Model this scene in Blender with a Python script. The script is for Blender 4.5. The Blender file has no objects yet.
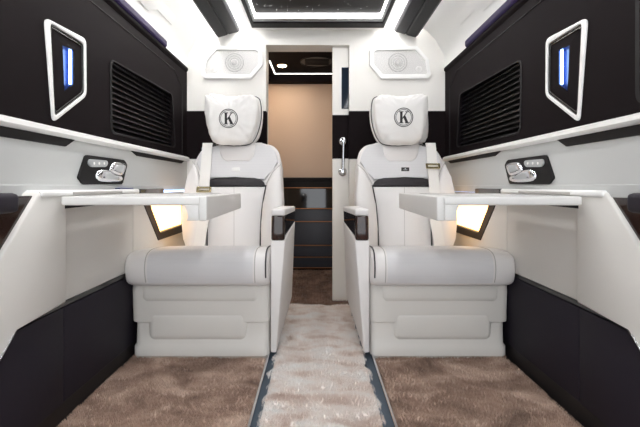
import bpy, bmesh, math, random
from mathutils import Vector, Matrix, noise
from mathutils.bvhtree import BVHTree

random.seed(4)
SC = bpy.context.scene
COL = SC.collection
PI = math.pi

# ------------------------------------------------------------------ camera
F, CX, CY, H = 380.0, 316.0, 186.0, 0.77      # focal length in px, vanishing point, eye height
cam_d = bpy.data.cameras.new('camera')
cam = bpy.data.objects.new('camera', cam_d)
COL.objects.link(cam)
cam.location = (0, 0, H)
cam.rotation_euler = (PI / 2, 0, 0)
cam_d.sensor_width = 36.0
cam_d.lens = F / 640 * 36.0
cam_d.shift_x = (320 - CX) / 640
cam_d.shift_y = -(213.5 - CY) / 640
cam_d.clip_start = 0.02
SC.camera = cam

# ------------------------------------------------------------------ world (daylight at the open rear doors)
wd = bpy.data.worlds.new('world')
SC.world = wd
wd.use_nodes = True
wd.node_tree.nodes['Background'].inputs[0].default_value = (0.93, 0.96, 1.0, 1)
wd.node_tree.nodes['Background'].inputs[1].default_value = 2.1

# ------------------------------------------------------------------ exposure
SC.view_settings.view_transform = 'Standard'
SC.view_settings.look = 'None'
SC.view_settings.exposure = 0.2
SC.view_settings.gamma = 1.0
SC.view_settings.use_curve_mapping = False

LED_CEIL, LED_COVE, LED_STAR = 32.0, 35.0, 8.0
LED_BLUE, LED_WARM, LED_PURPLE = 2.4, 3.6, 0.02
LED_ROOM, LAMP_ROOM = 2.5, 185.0

# ------------------------------------------------------------------ materials
def srgb(r, g, b):
    def c(v):
        v /= 255.0
        return v / 12.92 if v <= 0.04045 else ((v + 0.055) / 1.055) ** 2.4
    return (c(r), c(g), c(b), 1)


def mat(name, col, rough=0.5, metal=0.0, spec=0.5, bump=0.0, bscale=300.0, vary=0.0, vscale=4.0, coat=0.0, sheen=0.0):
    m = bpy.data.materials.new(name)
    m.use_nodes = True
    nt = m.node_tree
    p = nt.nodes['Principled BSDF']
    p.inputs['Roughness'].default_value = rough
    p.inputs['Metallic'].default_value = metal
    p.inputs['Specular IOR Level'].default_value = spec
    p.inputs['Coat Weight'].default_value = coat
    p.inputs['Coat Roughness'].default_value = 0.05
    p.inputs['Sheen Weight'].default_value = sheen
    tc = nt.nodes.new('ShaderNodeTexCoord')
    if vary > 0:
        n = nt.nodes.new('ShaderNodeTexNoise')
        n.inputs['Scale'].default_value = vscale
        n.inputs['Detail'].default_value = 6
        nt.links.new(tc.outputs['Object'], n.inputs['Vector'])
        r = nt.nodes.new('ShaderNodeValToRGB')
        a = [max(0, c * (1 - vary)) for c in col[:3]]
        b = [min(1, c * (1 + vary)) for c in col[:3]]
        r.color_ramp.elements[0].position = 0.35
        r.color_ramp.elements[1].position = 0.65
        r.color_ramp.elements[0].color = (*a, 1)
        r.color_ramp.elements[1].color = (*b, 1)
        nt.links.new(n.outputs['Fac'], r.inputs[0])
        nt.links.new(r.outputs[0], p.inputs['Base Color'])
    else:
        p.inputs['Base Color'].default_value = col
    if bump > 0:
        n2 = nt.nodes.new('ShaderNodeTexNoise')
        n2.inputs['Scale'].default_value = bscale
        n2.inputs['Detail'].default_value = 3
        nt.links.new(tc.outputs['Object'], n2.inputs['Vector'])
        bp = nt.nodes.new('ShaderNodeBump')
        bp.inputs['Strength'].default_value = bump
        bp.inputs['Distance'].default_value = 0.002
        nt.links.new(n2.outputs['Fac'], bp.inputs['Height'])
        nt.links.new(bp.outputs[0], p.inputs['Normal'])
    return m


def emit(name, col, strength):
    m = bpy.data.materials.new(name)
    m.use_nodes = True
    p = m.node_tree.nodes['Principled BSDF']
    p.inputs['Base Color'].default_value = col
    p.inputs['Emission Color'].default_value = col
    p.inputs['Emission Strength'].default_value = strength
    return m


def perforated(name, col, hole, scale, rough=0.5, thr=0.25):
    """leather or plastic with a fine grid of dark dots"""
    m = mat(name, col, rough)
    nt = m.node_tree
    p = nt.nodes['Principled BSDF']
    tc = nt.nodes.new('ShaderNodeTexCoord')
    v = nt.nodes.new('ShaderNodeTexVoronoi')
    v.inputs['Scale'].default_value = scale
    v.inputs['Randomness'].default_value = 0.0
    nt.links.new(tc.outputs['Object'], v.inputs['Vector'])
    r = nt.nodes.new('ShaderNodeValToRGB')
    r.color_ramp.elements[0].position = thr - 0.04
    r.color_ramp.elements[1].position = thr + 0.04
    r.color_ramp.elements[0].color = hole
    r.color_ramp.elements[1].color = col
    nt.links.new(v.outputs['Distance'], r.inputs[0])
    nt.links.new(r.outputs[0], p.inputs['Base Color'])
    return m


def rug_mat(name, c0, c1, c2, scale, stretch):
    m = mat(name, c1, 0.95, spec=0.1, sheen=0.3)
    nt = m.node_tree
    p = nt.nodes['Principled BSDF']
    tc = nt.nodes.new('ShaderNodeTexCoord')
    mp = nt.nodes.new('ShaderNodeMapping')
    mp.inputs['Scale'].default_value = stretch
    nt.links.new(tc.outputs['Object'], mp.inputs['Vector'])
    n = nt.nodes.new('ShaderNodeTexNoise')
    n.inputs['Scale'].default_value = scale
    n.inputs['Detail'].default_value = 7
    n.inputs['Roughness'].default_value = 0.62
    n.inputs['Distortion'].default_value = 0.8
    nt.links.new(mp.outputs[0], n.inputs['Vector'])
    r = nt.nodes.new('ShaderNodeValToRGB')
    e = r.color_ramp.elements
    e[0].position, e[0].color = 0.33, c0
    e[1].position, e[1].color = 0.66, c2
    k = e.new(0.5)
    k.color = c1
    nt.links.new(n.outputs['Fac'], r.inputs[0])
    nt.links.new(r.outputs[0], p.inputs['Base Color'])
    return m


M = {}
M['cream'] = mat('cream_leatherette', srgb(225, 223, 218), 0.48, bump=0.08, bscale=420)
M['cream_wall'] = mat('cream_wall_lining', srgb(233, 231, 226), 0.55, bump=0.10, bscale=260)
M['grey_cream'] = mat('grey_cream_wall_lining', srgb(196, 198, 197), 0.5, bump=0.08, bscale=360)
M['white'] = mat('white_lacquer', srgb(240, 240, 238), 0.3)
M['ceil'] = mat('white_headliner', srgb(238, 238, 236), 0.8, bump=0.1, bscale=500)
M['dark'] = mat('black_brown_leather', srgb(21, 15, 17), 0.7, spec=0.08, bump=0.12, bscale=380)
M['darkblue'] = mat('charcoal_leather', srgb(40, 36, 45), 0.55, spec=0.22, bump=0.12, bscale=380)
M['black'] = mat('matt_black', srgb(22, 20, 21), 0.6, spec=0.3)
M['gloss'] = mat('gloss_black', srgb(16, 13, 13), 0.08, spec=0.6, coat=0.6)
M['slat'] = mat('satin_black_slat', srgb(24, 22, 24), 0.35, spec=0.5)
M['wood'] = mat('dark_gloss_wood', srgb(46, 30, 26), 0.12, vary=0.5, vscale=9, coat=0.35)
M['seat'] = mat('white_seat_leather', srgb(235, 232, 230), 0.46, bump=0.08, bscale=300)
M['seatgrey'] = perforated('grey_perforated_leather', srgb(224, 223, 224), srgb(210, 209, 212), 190, 0.5, 0.2)
M['skirt'] = mat('cream_moulded_skirt', srgb(228, 225, 219), 0.42)
M['stripe'] = mat('anthracite_leather', srgb(46, 43, 46), 0.5, spec=0.3)
M['pipe'] = mat('dark_piping', srgb(52, 49, 53), 0.5)
M['seam'] = mat('grey_seam', srgb(182, 178, 174), 0.7)
M['table'] = mat('pale_table_lacquer', srgb(229, 228, 225), 0.32)
M['pillow'] = mat('white_soft_leather', srgb(243, 241, 238), 0.55, bump=0.1, bscale=200)
M['ink'] = mat('black_embroidery', srgb(48, 45, 47), 0.8)
M['chrome'] = mat('chrome', srgb(225, 226, 230), 0.12, 1.0)
M['steel'] = mat('brushed_steel', srgb(190, 190, 192), 0.28, 1.0)
M['brass'] = mat('pale_brass', srgb(205, 190, 150), 0.25, 1.0)
M['silver'] = mat('silver_plastic', srgb(185, 188, 190), 0.3, 0.4)
M['belt'] = mat('white_webbing', srgb(238, 236, 232), 0.7, bump=0.2, bscale=700)
M['rail'] = mat('blue_grey_rail', srgb(72, 86, 100), 0.38, 0.3)
M['bin'] = mat('dark_grey_bin', srgb(33, 33, 37), 0.5, spec=0.25)
M['bin2'] = mat('darker_grey_bin', srgb(21, 21, 24), 0.5, spec=0.25)
M['grille'] = perforated('speaker_grille', srgb(216, 215, 213), srgb(96, 96, 98), 150, 0.4, 0.3)
M['grey'] = mat('mid_grey_plastic', srgb(150, 149, 148), 0.5)
M['beige'] = mat('beige_wall', srgb(228, 206, 188), 0.7, bump=0.08, bscale=90)
M['navy'] = mat('navy_drawer_front', srgb(52, 56, 68), 0.3, spec=0.5)
M['copper'] = mat('copper_trim', srgb(176, 120, 82), 0.3, 0.8)
M['glass'] = mat('dark_blue_glass', srgb(22, 34, 48), 0.06, coat=0.6)
M['kick'] = mat('dark_plinth', srgb(30, 27, 28), 0.5)
M['purple'] = mat('purple_glow', srgb(40, 30, 62), 0.5, spec=0.12)
M['purple'].node_tree.nodes['Principled BSDF'].inputs['Emission Color'].default_value = srgb(120, 90, 200)
M['purple'].node_tree.nodes['Principled BSDF'].inputs['Emission Strength'].default_value = LED_PURPLE
M['led'] = emit('white_led', (1.0, 0.985, 0.985, 1), LED_CEIL)
M['cove'] = emit('cove_led', (1.0, 0.98, 0.965, 1), LED_COVE)
M['starled'] = emit('frame_led', (1.0, 0.98, 0.96, 1), LED_STAR)
M['blue'] = emit('blue_white_led', (0.42, 0.62, 1.0, 1), LED_BLUE)
M['bluestrip'] = emit('blue_strip', (0.40, 0.62, 1.0, 1), 13.0)
M['bluedim'] = mat('blue_recess_plastic', srgb(44, 62, 116), 0.3)
M['warm'] = emit('warm_diffuser', (1.0, 0.60, 0.23, 1), LED_WARM)
M['roomled'] = emit('room_led', (1.0, 0.97, 0.93, 1), LED_ROOM)
M['lamp'] = emit('warm_downlight', (1.0, 0.80, 0.58, 1), LAMP_ROOM)
M['star'] = emit('star_point', (1, 1, 1, 1), 4.0)
M['floor'] = mat('brown_floor_base', srgb(90, 74, 66), 0.9)
M['rug_brown'] = rug_mat('brown_plush', srgb(134, 111, 98), srgb(182, 155, 138), srgb(222, 200, 184), 5.0, (1.0, 1.6, 1.0))
M['rug_pale'] = rug_mat('pale_plush', srgb(220, 200, 188), srgb(250, 242, 236), srgb(255, 254, 252), 6.0, (1.0, 2.4, 1.0))
M['carpet_dark'] = rug_mat('dark_swirl_carpet', srgb(88, 66, 55), srgb(116, 90, 76), srgb(150, 124, 108), 4.0, (1.4, 1.0, 1.0))

# ------------------------------------------------------------------ helpers
MIRROR = None          # None, or the x about which everything that is built gets mirrored


def P(px, py, Y):
    return Vector(((px - CX) * Y / F, Y, H + (CY - py) * Y / F))


def PX(px, py, X):
    return P(px, py, F * X / (px - CX))


def PZ(px, py, z):
    return P(px, py, F * (H - z) / (py - CY))


def PL(px, py, p0, n):
    d = Vector(((px - CX) / F, 1, (CY - py) / F))
    o = Vector((0, 0, H))
    return o + d * ((p0 - o).dot(n) / d.dot(n))


def mx(v):
    v = Vector(v)
    if MIRROR is not None:
        v.x = 2 * MIRROR - v.x
    return v


def build(name, bm, material, parent=None, smooth=None, props=None):
    if MIRROR is not None:
        for v in bm.verts:
            v.co.x = 2 * MIRROR - v.co.x
    bmesh.ops.recalc_face_normals(bm, faces=bm.faces)
    if parent is not None:
        base = parent.location.copy()
        if parent.parent is not None:
            base += parent.parent.location
        bmesh.ops.translate(bm, verts=bm.verts, vec=-base)
    me = bpy.data.meshes.new(name)
    bm.to_mesh(me)
    bm.free()
    o = bpy.data.objects.new(name, me)
    COL.objects.link(o)
    if parent is not None:
        o.parent = parent
    me.materials.append(material)
    if smooth is not None:
        for p in me.polygons:
            p.use_smooth = True
        me.set_sharp_from_angle(angle=math.radians(smooth))
    for k, v in (props or {}).items():
        o[k] = v
    return o


def tag(o, label, cat, group=None):
    o['label'] = label
    o['category'] = cat
    if group:
        o['group'] = group
    return o


def thing(name, label, cat, loc, group=None):
    o = bpy.data.objects.new(name, None)
    o.empty_display_size = 0.05
    COL.objects.link(o)
    o.location = mx(loc)
    return tag(o, label, cat, group)


def struct(name, bm, m, parent=None, smooth=None):
    o = build(name, bm, m, parent, smooth)
    if parent is None:
        o['kind'] = 'structure'
    return o


def BM():
    return bmesh.new()


def box(bm, x0, x1, y0, y1, z0, z1, bev=0.0, seg=2):
    vs = [bm.verts.new((x, y, z)) for x in (x0, x1) for y in (y0, y1) for z in (z0, z1)]
    idx = [(0, 1, 3, 2), (4, 6, 7, 5), (0, 4, 5, 1), (2, 3, 7, 6), (0, 2, 6, 4), (1, 5, 7, 3)]
    fs = [bm.faces.new([vs[i] for i in f]) for f in idx]
    if bev > 0:
        es = list({e for f in fs for e in f.edges})
        bmesh.ops.bevel(bm, geom=es, offset=bev, segments=seg, affect='EDGES', profile=0.5, clamp_overlap=True)


def hexa(bm, pts, bev=0.0, seg=2):
    """eight corners: four in front (ring order), four behind (same order)"""
    vs = [bm.verts.new(p) for p in pts]
    idx = [(0, 1, 2, 3), (7, 6, 5, 4), (0, 4, 5, 1), (1, 5, 6, 2), (2, 6, 7, 3), (3, 7, 4, 0)]
    fs = [bm.faces.new([vs[i] for i in f]) for f in idx]
    if bev > 0:
        es = list({e for f in fs for e in f.edges})
        bmesh.ops.bevel(bm, geom=es, offset=bev, segments=seg, affect='EDGES', profile=0.5, clamp_overlap=True)


def prism(bm, pts, d, bev=0.0, seg=2):
    """polygon extruded along d; bevel on every edge"""
    d = Vector(d)
    a = [bm.verts.new(p) for p in pts]
    b = [bm.verts.new(Vector(p) + d) for p in pts]
    n = len(a)
    fs = [bm.faces.new(a), bm.faces.new(b[::-1])]
    for i in range(n):
        j = (i + 1) % n
        fs.append(bm.faces.new((a[j], a[i], b[i], b[j])))
    if bev > 0:
        es = list({e for f in fs for e in f.edges})
        bmesh.ops.bevel(bm, geom=es, offset=bev, segments=seg, affect='EDGES', profile=0.5, clamp_overlap=True)


def plate(bm, outer, holes, d):
    """flat plate with holes, extruded along d"""
    edges = []
    for loop in [outer] + holes:
        vs = [bm.verts.new(p) for p in loop]
        for i in range(len(vs)):
            edges.append(bm.edges.new((vs[i], vs[(i + 1) % len(vs)])))
    r = bmesh.ops.triangle_fill(bm, use_beauty=True, use_dissolve=False, edges=edges)
    fs = [g for g in r['geom'] if isinstance(g, bmesh.types.BMFace)]
    e = bmesh.ops.extrude_face_region(bm, geom=fs, use_keep_orig=True)
    vs = [g for g in e['geom'] if isinstance(g, bmesh.types.BMVert)]
    bmesh.ops.translate(bm, verts=vs, vec=d)


def ring(bm, outer, inner, d, bev=0.0):
    """frame between two loops with equal point counts, extruded along d"""
    d = Vector(d)
    n = len(outer)
    O = [bm.verts.new(p) for p in outer]
    I = [bm.verts.new(p) for p in inner]
    O2 = [bm.verts.new(Vector(p) + d) for p in outer]
    I2 = [bm.verts.new(Vector(p) + d) for p in inner]
    fs = []
    for i in range(n):
        j = (i + 1) % n
        fs.append(bm.faces.new((O[i], O[j], I[j], I[i])))
        fs.append(bm.faces.new((O2[j], O2[i], I2[i], I2[j])))
        fs.append(bm.faces.new((O[j], O[i], O2[i], O2[j])))
        fs.append(bm.faces.new((I[i], I[j], I2[j], I2[i])))
    if bev > 0:
        es = [e for e in {e for f in fs for e in f.edges}]
        bmesh.ops.bevel(bm, geom=es, offset=bev, segments=2, affect='EDGES', profile=0.5, clamp_overlap=True)


def tube(bm, pts, r, n=8, cap=True):
    pts = [Vector(p) for p in pts]
    rings = []
    for i, p in enumerate(pts):
        t = (pts[min(i + 1, len(pts) - 1)] - pts[max(i - 1, 0)]).normalized()
        a = t.orthogonal().normalized() if i == 0 else (rings_a - t * rings_a.dot(t)).normalized()
        rings_a = a
        b = t.cross(a)
        rings.append([bm.verts.new(p + (a * math.cos(2 * PI * k / n) + b * math.sin(2 * PI * k / n)) * r) for k in range(n)])
    for i in range(len(rings) - 1):
        for k in range(n):
            bm.faces.new((rings[i][k], rings[i][(k + 1) % n], rings[i + 1][(k + 1) % n], rings[i + 1][k]))
    if cap:
        bm.faces.new(rings[0][::-1])
        bm.faces.new(rings[-1])


def lathe(bm, c, axis, prof, n=24):
    """profile [(r, h)] turned about axis at c"""
    axis = Vector(axis).normalized()
    a = axis.orthogonal().normalized()
    b = axis.cross(a)
    c = Vector(c)
    rings = []
    for r, h in prof:
        if r < 1e-6:
            rings.append([bm.verts.new(c + axis * h)])
        else:
            rings.append([bm.verts.new(c + axis * h + (a * math.cos(2 * PI * k / n) + b * math.sin(2 * PI * k / n)) * r) for k in range(n)])
    for i in range(len(rings) - 1):
        A, B = rings[i], rings[i + 1]
        for k in range(n):
            q = []
            for v in (A[k % len(A)], A[(k + 1) % len(A)], B[(k + 1) % len(B)], B[k % len(B)]):
                if v not in q:
                    q.append(v)
            if len(q) >= 3:
                bm.faces.new(q)
    for R in (rings[0], rings[-1]):
        if len(R) > 2:
            bm.faces.new(R)


def rounded(pts, r, n=5):
    """round the corners of a closed loop of coplanar points"""
    out = []
    m = len(pts)
    for i in range(m):
        p, a, b = Vector(pts[i]), Vector(pts[i - 1]), Vector(pts[(i + 1) % m])
        ra = min(r, (a - p).length * 0.45)
        rb = min(r, (b - p).length * 0.45)
        s, e = p + (a - p).normalized() * ra, p + (b - p).normalized() * rb
        for k in range(n + 1):
            t = k / n
            out.append(s * (1 - t) ** 2 + p * 2 * t * (1 - t) + e * t * t)
    return out


def spline(pts, n, closed=True):
    """Catmull-Rom through points, n samples per span"""
    pts = [Vector(p) for p in pts]
    m = len(pts)
    out = []
    for i in range(m if closed else m - 1):
        if closed:
            p0, p1, p2, p3 = pts[i - 1], pts[i], pts[(i + 1) % m], pts[(i + 2) % m]
        else:
            p0, p1, p2, p3 = pts[max(i - 1, 0)], pts[i], pts[i + 1], pts[min(i + 2, m - 1)]
        for k in range(n):
            t = k / n
            out.append(0.5 * (2 * p1 + (p2 - p0) * t + (2 * p0 - 5 * p1 + 4 * p2 - p3) * t * t + (3 * p1 - p0 - 3 * p2 + p3) * t ** 3))
    if not closed:
        out.append(pts[-1])
    return out


def inflate(bm, outline, n, d_front, d_back, p=2.5, steps=10, wrinkle=0.0):
    """a padded shape: its outline lies in a plane, it swells along +n by d_front and along -n by d_back"""
    n = Vector(n).normalized()
    c = sum((Vector(o) for o in outline), Vector()) / len(outline)
    m = len(outline)
    edge = [bm.verts.new(o) for o in outline]
    for sgn, D in ((1, d_front), (-1, d_back)):
        prev = edge
        for s in range(1, steps):
            t = math.cos(s / steps * PI / 2) if p <= 3 else 1 - (s / steps) ** 1.8
            w = (1 - t ** p) ** (1 / p)
            cur = []
            for k, o in enumerate(outline):
                q = c + (Vector(o) - c) * t + n * (sgn * D * w)
                if wrinkle:
                    a = k / m * 2 * PI
                    q += n * (sgn * wrinkle * noise.noise(Vector((math.cos(a) * 9 * t, math.sin(a) * 9 * t, t * 1.5))) * t * t * 2)
                cur.append(bm.verts.new(q))
            for k in range(m):
                bm.faces.new((prev[k], prev[(k + 1) % m], cur[(k + 1) % m], cur[k]))
            prev = cur
        top = bm.verts.new(c + n * (sgn * D))
        for k in range(m):
            bm.faces.new((prev[k], prev[(k + 1) % m], top))


def loft(bm, rings, cap=True):
    R = [[bm.verts.new(p) for p in r] for r in rings]
    n = len(R[0])
    for i in range(len(R) - 1):
        for k in range(n):
            bm.faces.new((R[i][k], R[i][(k + 1) % n], R[i + 1][(k + 1) % n], R[i + 1][k]))
    if cap:
        bm.faces.new(R[0][::-1])
        bm.faces.new(R[-1])


def ext_y(bm, xz, y0, y1, bev=0.0):
    prism(bm, [(x, y0, z) for x, z in xz], (0, y1 - y0, 0), bev)


def circle(c, ax, ay, r, n=32):
    c, ax, ay = Vector(c), Vector(ax), Vector(ay)
    return [c + ax * (r * math.cos(2 * PI * k / n)) + ay * (r * math.sin(2 * PI * k / n)) for k in range(n)]


YB = 2.533                 # bulkhead front face
YR = -0.55                 # open rear end
WU = 0.86                  # half width at the upper side walls
WL = 0.835                 # left face of the lower side consoles
ZC = 1.81                  # ceiling
CXL = 0.018                # the lower consoles sit a little to the right of the upper walls

# ------------------------------------------------------------------ setting
b = BM(); box(b, -1.0, 1.0, YR, 4.0, -0.06, -0.024)
struct('floor', b, M['floor'])

b = BM(); box(b, -0.66, 0.66, YR, YB + 0.13, ZC, ZC + 0.05)
ceiling = struct('ceiling', b, M['ceil'])

# bulkhead with the doorway
OX0, OX1, OZ = -0.333, 0.222, 1.71
b = BM()
box(b, -0.93, OX0, YB, YB + 0.13, -0.024, 1.92)
box(b, OX1, 0.93, YB, YB + 0.13, -0.024, 1.92)
box(b, OX0, OX1, YB, YB + 0.13, OZ, 1.92)
wall_back = struct('wall_back', b, M['cream_wall'])
b = BM()
ext = 0.004
box(b, -0.93, OX0 + 0.002, YB - ext, YB + 0.06, 0.95, 1.27, 0.003)
build('dark_band', b, M['dark'], wall_back)
b = BM()
box(b, OX1 - 0.002, 0.93, YB - ext, YB + 0.06, 0.95, 1.27, 0.003)
build('dark_band', b, M['dark'], wall_back)


def side(sgn):
    """shell of one side of the van: dark upper wall, cream belt panel, cove"""
    global MIRROR
    MIRROR = None if sgn < 0 else 0.0
    nm = 'left' if sgn < 0 else 'right'
    # backing + lower wall
    b = BM()
    box(b, -0.96, -0.93, YR, YB, -0.024, 1.92)
    wall = struct('wall_' + nm, b, M['black'])
    # louvre hole and niche hole in the dark upper panel
    lv = [PX(109.5, 58, -WU), PX(172.5, 94, -WU), PX(175.5, 148, -WU), PX(110.5, 133.5, -WU)]
    lvr = rounded(lv, 0.035, 4)
    near = [Vector((-WU, 0.25, 1.45)), Vector((-WU, 1.02, 1.45)), Vector((-WU, 1.02, 0.985)), Vector((-WU, 0.25, 0.985))]
    nearr = rounded(near, 0.035, 4)
    holes_near = [nearr] if sgn > 0 else []
    ni = [PX(48.7, 22.4, -WU), PX(83, 43.6, -WU), PX(83.6, 93.5, -WU), PX(53.4, 117, -WU)]
    nir = rounded(ni, 0.012, 3)
    b = BM()
    outer = [Vector((-WU, YR, 0.945)), Vector((-WU, YB, 0.945)), Vector((-WU, YB, 1.40)), Vector((-WU, YB - 0.0, 1.525)), Vector((-WU, YR, 1.525))]
    plate(b, outer, [lvr, nir] + holes_near, (-0.06, 0, 0))
    struct('upper_panel', b, M['dark'], wall)
    # stepped border that frames the louvre zone
    b = BM()
    top = [(-WU, YR, 1.475), (-WU, 2.30, 1.475), (-WU, 2.44, 1.40), (-WU, 2.44, 0.965)]
    tube(b, [Vector(p) + Vector((0.0005, 0, 0)) for p in top], 0.003, 6)
    build('seam', b, M['black'], wall)
    # chamfer above it, running into the cove
    b = BM()
    ext_y(b, [(-WU, 1.52), (-WU + 0.012, 1.535), (-WU + 0.012, 1.553), (-0.93, 1.56), (-0.93, 1.52)], YR, YB - 0.01, 0.004)
    build('upper_edge', b, M['dark'], wall)
    # belt line cream panel
    b = BM()
    box(b, -0.93, -WU, YR, YB, 0.737, 0.945)
    build('belt_panel', b, M['grey_cream'], wall)
    b = BM()
    box(b, -0.90, -WU + 0.003, YR, YB, 0.737, 0.774, 0.002)
    build('lower_panel', b, M['grey_cream'], wall)
    # dark inlays under the rail
    for q in ([(YR, 0.935), (1.352, 0.935), (1.30, 0.905), (YR, 0.905)], [(1.75, 0.938), (2.48, 0.938), (2.42, 0.914), (1.82, 0.914)]):
        b = BM()
        prism(b, [(-WU - 0.004, y, z) for y, z in q], (0.010, 0, 0), 0.002)
        build('dark_inlay', b, M['black'], wall)
    # cove
    pr = [(-WU + 0.004, 1.556), (-0.855, 1.64), (-0.80, 1.74), (-0.74, 1.805), (-0.66, 1.85), (-0.66, 1.92), (-0.93, 1.92), (-0.93, 1.556)]
    b = BM()
    ext_y(b, pr, YR, YB)
    build('cove_panel', b, M['ceil'], wall, 40)
    # service hatch in the cove: a shallow plate with a step
    b = BM()
    hx = lambda z: (-0.855 + (z - 1.64) * 0.55 + 0.0005)
    pts = [(hx(1.655), 0.4, 1.655), (hx(1.655), 1.92, 1.655), (hx(1.69), 1.98, 1.69), (hx(1.69), 2.17, 1.69), (hx(1.735), 2.17, 1.735), (hx(1.735), 0.4, 1.735)]
    prism(b, pts, (0.0025, 0, 0.0), 0.0)
    build('cove_hatch', b, M['ceil'], wall)
    # rail
    b = BM()
    ext_y(b, [(-0.872, 0.932), (-0.846, 0.934), (-0.836, 0.944), (-0.838, 0.956), (-0.850, 0.963), (-0.872, 0.963)], YR, YB - 0.02, 0.0)
    r = struct('trim_1' if sgn < 0 else 'trim_2', b, M['white'], None, 50)
    MIRROR = None
    return lv, near, ni


LV, NEAR, NI = side(-1)
side(1)

# vestibule beyond the doorway
b = BM(); box(b, -0.9, 0.9, 3.60, 3.66, 0, 2.0)
wf = struct('wall_far', b, M['beige'])
b = BM(); box(b, -0.9, 0.9, 3.52, 3.60, 1.735, 1.83, 0.003)
build('dark_band', b, M['dark'], wf)
b = BM(); box(b, -0.55, -0.50, YB + 0.13, 3.6, 0, 1.95)
struct('wall_vestibule_left', b, M['beige'])
b = BM(); box(b, 0.50, 0.55, YB + 0.13, 3.6, 0, 1.95)
struct('wall_vestibule_right', b, M['cream_wall'])
b = BM(); box(b, -0.9, 0.9, YB + 0.13, 3.66, 1.80, 1.86)
vc = struct('ceiling_vestibule', b, M['dark'])

# ------------------------------------------------------------------ floor covering
def fur(o, count, length, mat_index=1, seed=1, rnd=0.35):
    md = o.modifiers.new('fur', 'PARTICLE_SYSTEM')
    st = md.particle_system.settings
    md.particle_system.seed = seed
    st.type = 'HAIR'
    st.count = count
    st.hair_length = length
    st.hair_step = 3
    st.render_step = 3
    st.emit_from = 'FACE'
    st.use_even_distribution = True
    st.root_radius = 1.0
    st.tip_radius = 0.25
    st.radius_scale = 0.0022
    st.material = 1
    return md


def rug_mesh(x_left, x_right, y0, y1, z, amp, nx, ny, wob, seed, lift=-0.010):
    """soft pile: a displaced, wavy-edged slab"""
    b = BM()
    g = []
    for j in range(ny + 1):
        y = y0 + (y1 - y0) * j / ny
        row = []
        l, r = x_left(y), x_right(y)
        l += wob * noise.noise(Vector((seed, y * 14, 0))) + wob * 0.6 * noise.noise(Vector((seed, y * 47, 3)))
        r += wob * noise.noise(Vector((seed + 5, y * 14, 0))) + wob * 0.6 * noise.noise(Vector((seed + 5, y * 47, 3)))
        for i in range(nx + 1):
            u = i / nx
            x = l + (r - l) * u
            edge = min(1, min(u, 1 - u) * (r - l) / 0.02)
            edge = math.sqrt(max(0, 1 - (1 - edge) ** 2))
            hgt = noise.fractal(Vector((x * 9, y * 16, seed)), 1.0, 2.0, 5) * amp + 0.25 * amp * noise.noise(Vector((x * 70, y * 110, seed)))
            row.append(b.verts.new((x, y, z * edge + hgt * edge + lift)))
        g.append(row)
    for j in range(ny):
        for i in range(nx):
            b.faces.new((g[j][i], g[j][i + 1], g[j + 1][i + 1], g[j + 1][i]))
    base = [b.verts.new((v.co.x, v.co.y, -0.024)) for v in g[0]]
    for i in range(nx):
        b.faces.new((base[i], base[i + 1], g[0][i + 1], g[0][i]))
    end = [b.verts.new((v.co.x, v.co.y, -0.024)) for v in g[ny]]
    for i in range(nx):
        b.faces.new((g[ny][i], g[ny][i + 1], end[i + 1], end[i]))
    return b


RL0, RL1 = -0.216, -0.180            # left rail
RR0, RR1 = 0.213, 0.257              # right rail
o = build('aisle_rug', rug_mesh(lambda y: RL1 + 0.002, lambda y: RR0 - 0.002, 0.35, 2.405, 0.012, 0.009, 60, 260, 0.022, 1.0, 0.0), M['rug_pale'], None, 80)
tag(o, 'pale cream plush runner rug along the aisle between the floor rails', 'rug')
fur(o, 60000, 0.013, seed=3)
o = build('side_rug', rug_mesh(lambda y: -0.83, lambda y: RL0 - 0.006, 0.35, 2.50, 0.010, 0.006, 80, 220, 0.006, 2.0), M['rug_brown'], None, 80)
tag(o, 'brown plush rug beneath the seat with the white chest tag', 'rug', 'brown side rugs')
fur(o, 60000, 0.010, seed=5)
o = build('side_rug', rug_mesh(lambda y: RR1 + 0.006, lambda y: 0.855, 0.35, 2.50, 0.010, 0.006, 80, 220, 0.006, 3.0), M['rug_brown'], None, 80)
tag(o, 'brown plush rug beneath the seat with the dark chest tag', 'rug', 'brown side rugs')
fur(o, 60000, 0.010, seed=7)
o = build('vestibule_carpet', rug_mesh(lambda y: -0.5, lambda y: 0.5, 2.425, 3.6, 0.004, 0.003, 50, 80, 0.002, 4.0), M['carpet_dark'], None, 80)
tag(o, 'dark brown swirled carpet on the floor beyond the doorway', 'carpet')
fur(o, 14000, 0.010, seed=9)

for (x0, x1, chx, lab) in ((RL0, RL1, RL0, 'blue grey floor rail between pale runner and rug under white-tagged seat'),
                           (RR0, RR1, RR1 - 0.009, 'blue grey floor rail between pale runner and rug under dark-tagged seat')):
    xc = (x0 + x1) / 2
    t = thing('floor_rail', lab, 'rail', (xc, 1.3, -0.024), 'floor rails')
    b = BM()
    box(b, x0, x1, 0.2, 2.45, -0.024, 0.004, 0.002)
    box(b, x0, x0 + 0.005, 0.2, 2.45, -0.024, 0.012, 0.0015)
    box(b, x1 - 0.005, x1, 0.2, 2.45, -0.024, 0.012, 0.0015)
    build('channel', b, M['rail'], t)
    b = BM()
    box(b, chx, chx + 0.009, 0.2, 2.45, 0.004, 0.016, 0.002)
    build('edge_strip', b, M['chrome'], t)

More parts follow.
